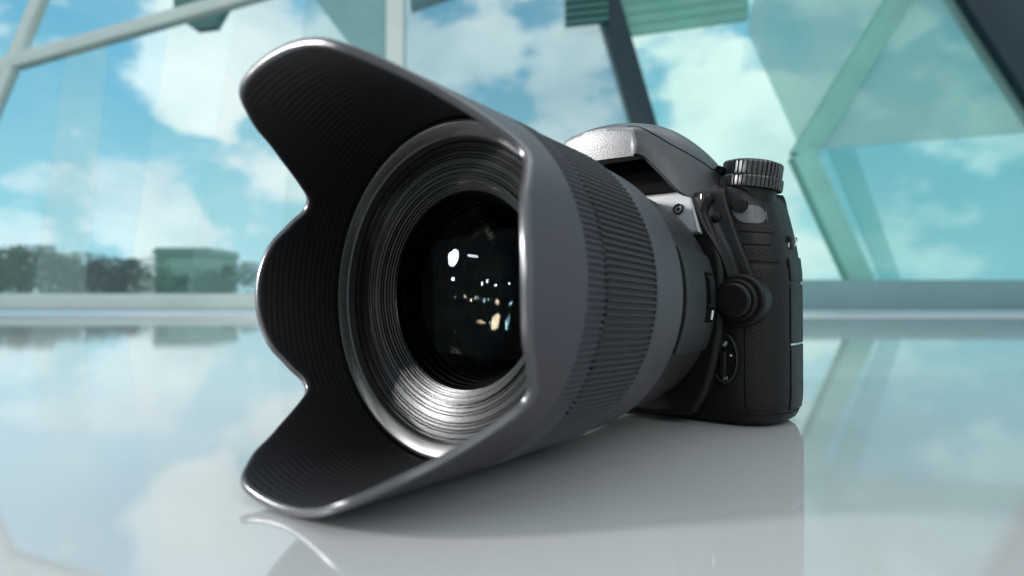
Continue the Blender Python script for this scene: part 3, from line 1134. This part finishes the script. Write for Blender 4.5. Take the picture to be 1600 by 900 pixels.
# focus-mode lever plate with rim and print
lev = disc('focus_lever', 38.6, 24.5, 9.0, 4.5, 1.0, body_m, mblock, 0.5, rx=0.52)
bm = bmesh.new()
P = []
for k in range(60):
    a = 2 * pi * k / 60
    P.append([Vector((38.6 + q * 4.68 * cos(a), 1.0 - h, 24.5 + q * 9.0 * sin(a))) * MM for q, h in ((1.0, -0.3), (1.0, 0.5), (0.93, 0.7), (0.88, 0.5), (0.86, -0.2))])
grid_bm(P, closed_u=True, bm=bm)
obj('lever_rim', bm, barrel2_m, lev)
bm = box_bm((37.2 * MM, -1.0 * MM, 18 * MM), (39.6 * MM, 1.0 * MM, 27 * MM), 0.0006, 3)
obj('lever_tab', bm, body_m, lev)


def text(s, size, loc, rot, mat, parent, name='lettering'):
    cu = bpy.data.curves.new(name, 'FONT')
    cu.body = s
    cu.size = size * MM
    cu.extrude = 0.00003
    cu.align_x = 'CENTER'
    cu.materials.append(mat)
    o = bpy.data.objects.new(name, cu)
    COL.objects.link(o)
    me = bpy.data.meshes.new_from_object(o)
    bpy.data.objects.remove(o)
    bpy.data.curves.remove(cu)
    me.name = name
    o = bpy.data.objects.new(name, me)
    COL.objects.link(o)
    o.parent = parent
    o.location = Vector(loc) * MM
    o.rotation_euler = rot
    return o


text('AF', 2.3, (38.3, 0.85, 28.8), (pi / 2, 0, 0), white_m, lev)
text('M', 2.2, (38.9, 0.85, 16.6), (pi / 2, 0, 0), grey_m, lev)
disc('index_dot', 40.9, 25.6, 0.35, 1.2, 0.6, white_m, lev, 0.05, n=12)

# buttons on the front left
fb = disc('flash_button', 32.2, 81.4, 2.2, 6, -3.4, body_m, mblock, 0.7, rx=0.75)
bm = box_bm((31.8 * MM, -3.8 * MM, 80.2 * MM), (32.4 * MM, -3.2 * MM, 82.9 * MM), 0.0002)
obj('button_glint', bm, steel_m, fb)
disc('bracket_button', 36.2, 74.6, 1.7, 6, -0.9, body_m, mblock, 0.5, rx=0.8)
disc('infrared_window', 42.6, 78.6, 2.5, 9, 4.2, ir_m, body, 0.15)

# strap lug on the side
lug = obj('strap_lug', box_bm((53.2 * MM, 21 * MM, 63.5 * MM), (55.6 * MM, 27 * MM, 68.5 * MM), 0.0008, 3), body_m, body)
bm = bmesh.new()
P = []
for k in range(24):
    a = 2 * pi * k / 24
    c = Vector((55.2 + 0.5 * cos(a), 24.5 + 3.6 * cos(a), 66.0 + 1.7 * sin(a) + 1.2 * cos(a)))
    u = Vector((0.1, cos(a), sin(a))).normalized()
    w = Vector((1, 0, 0))
    P.append([(c + (u * cos(q) + w * sin(q)) * 0.32) * MM for q in [2 * pi * m / 8 for m in range(8)]])
grid_bm(P, closed_u=True, closed_v=True, bm=bm)
obj('lug_ring', bm, steel_m, lug)

# mode dial: two stacked knurled discs on a tilted axis, on the left shoulder
DC = Vector((41.4, 18.5, 83.6))
DT = Matrix.Rotation(radians(7.5), 3, 'Y') @ Matrix.Rotation(radians(-2), 3, 'X')


def knurl(name, r, z0, z1, n, depth, mat, parent, bev=0.6):
    bm = bmesh.new()
    P = []
    m = n * 6
    for i in range(m):
        a = 2 * pi * i / m
        x = (i % 6) / 6.0
        d = depth if 0.25 < x < 0.9 else 0.0
        P.append([(DC + DT @ Vector(((r - q - depth + d) * cos(a), (r - q - depth + d) * sin(a), z))) * MM for q, z in ((bev + 1.5, z0), (bev * .3, z0), (0, z0 + bev), (0, z1 - bev), (bev * .6, z1), (bev + 1.0, z1))])
    bm, V = grid_bm(P, closed_u=True, bm=bm)
    bm.faces.new([V[i][0] for i in range(m)])
    bm.faces.new([V[i][-1] for i in range(m)])
    return obj(name, bm, mat, parent, angle=25)


def plain_disc(name, r0, r1, z0, z1, mat, parent, n=72):
    P = []
    for i in range(n):
        a = 2 * pi * i / n
        P.append([(DC + DT @ Vector((r * cos(a), r * sin(a), z))) * MM for r, z in ((r0, z0), (r1, z1), (r1 - .6, z1 + .4))])
    bm, V = grid_bm(P, closed_u=True)
    bm.faces.new([V[i][0] for i in range(n)])
    bm.faces.new([V[i][-1] for i in range(n)])
    return obj(name, bm, mat, parent, angle=35)


base = plain_disc('dial_base', 9.3, 9.3, -3.0, 2.2, body_m, root)
knurl('release_mode_dial', 11.4, 2.4, 6.5, 46, 0.6, dial_m, base)
md = knurl('mode_dial', 10.7, 6.8, 12.0, 40, 0.7, dial_m, base)
plain_disc('dial_top', 9.0, 8.8, 12.0, 12.3, body_m, md)


# ------------------------------------------------------------------ studio lamps, placed where their mirror images in the front element say they hang
def lens_lamp(u, v, dist, size, radiance, color=(1, 1, 1), size_y=None, shape='DISK'):
    o = EYE.copy()
    d = sky_dir(u, v)
    Mw = Matrix.Translation(root.location) @ R_.to_4x4()
    sag, re = 5.2, 27.8      # the front element's cap
    Rc = (re ** 2 + sag ** 2) / (2 * sag)
    cc = Mw @ ((ORG + AX * (TG + sag - Rc)) * MM)
    rr = Rc * MM
    oc = o - cc
    bq = oc.dot(d)
    disc_ = bq * bq - (oc.dot(oc) - rr * rr)
    p = o + d * (-bq - sqrt(disc_))
    n = (p - cc).normalized()
    r = d - n * 2 * d.dot(n)
    loc = p + r * dist
    A = pi * size * size / 4 if size_y is None else pi * size * size_y / 4
    return area('spot_lamp', loc, p, size, radiance * pi * A, color, shape, size_y)


key = lens_lamp(708, 403, 0.9, 0.11, 420, (1.0, 0.985, 0.97))
key.name = 'softbox_lamp'
lens_lamp(708, 436, 1.1, 0.04, 550)
lens_lamp(739, 400, 0.9, 0.11, 260, (1, 0.93, 0.95), 0.022, 'ELLIPSE')
for (u, v, s_) in ((753, 443, .022), (762, 439, .028), (775, 446, .025), (796, 442, .012)):
    lens_lamp(u, v, 1.1, s_, 650)
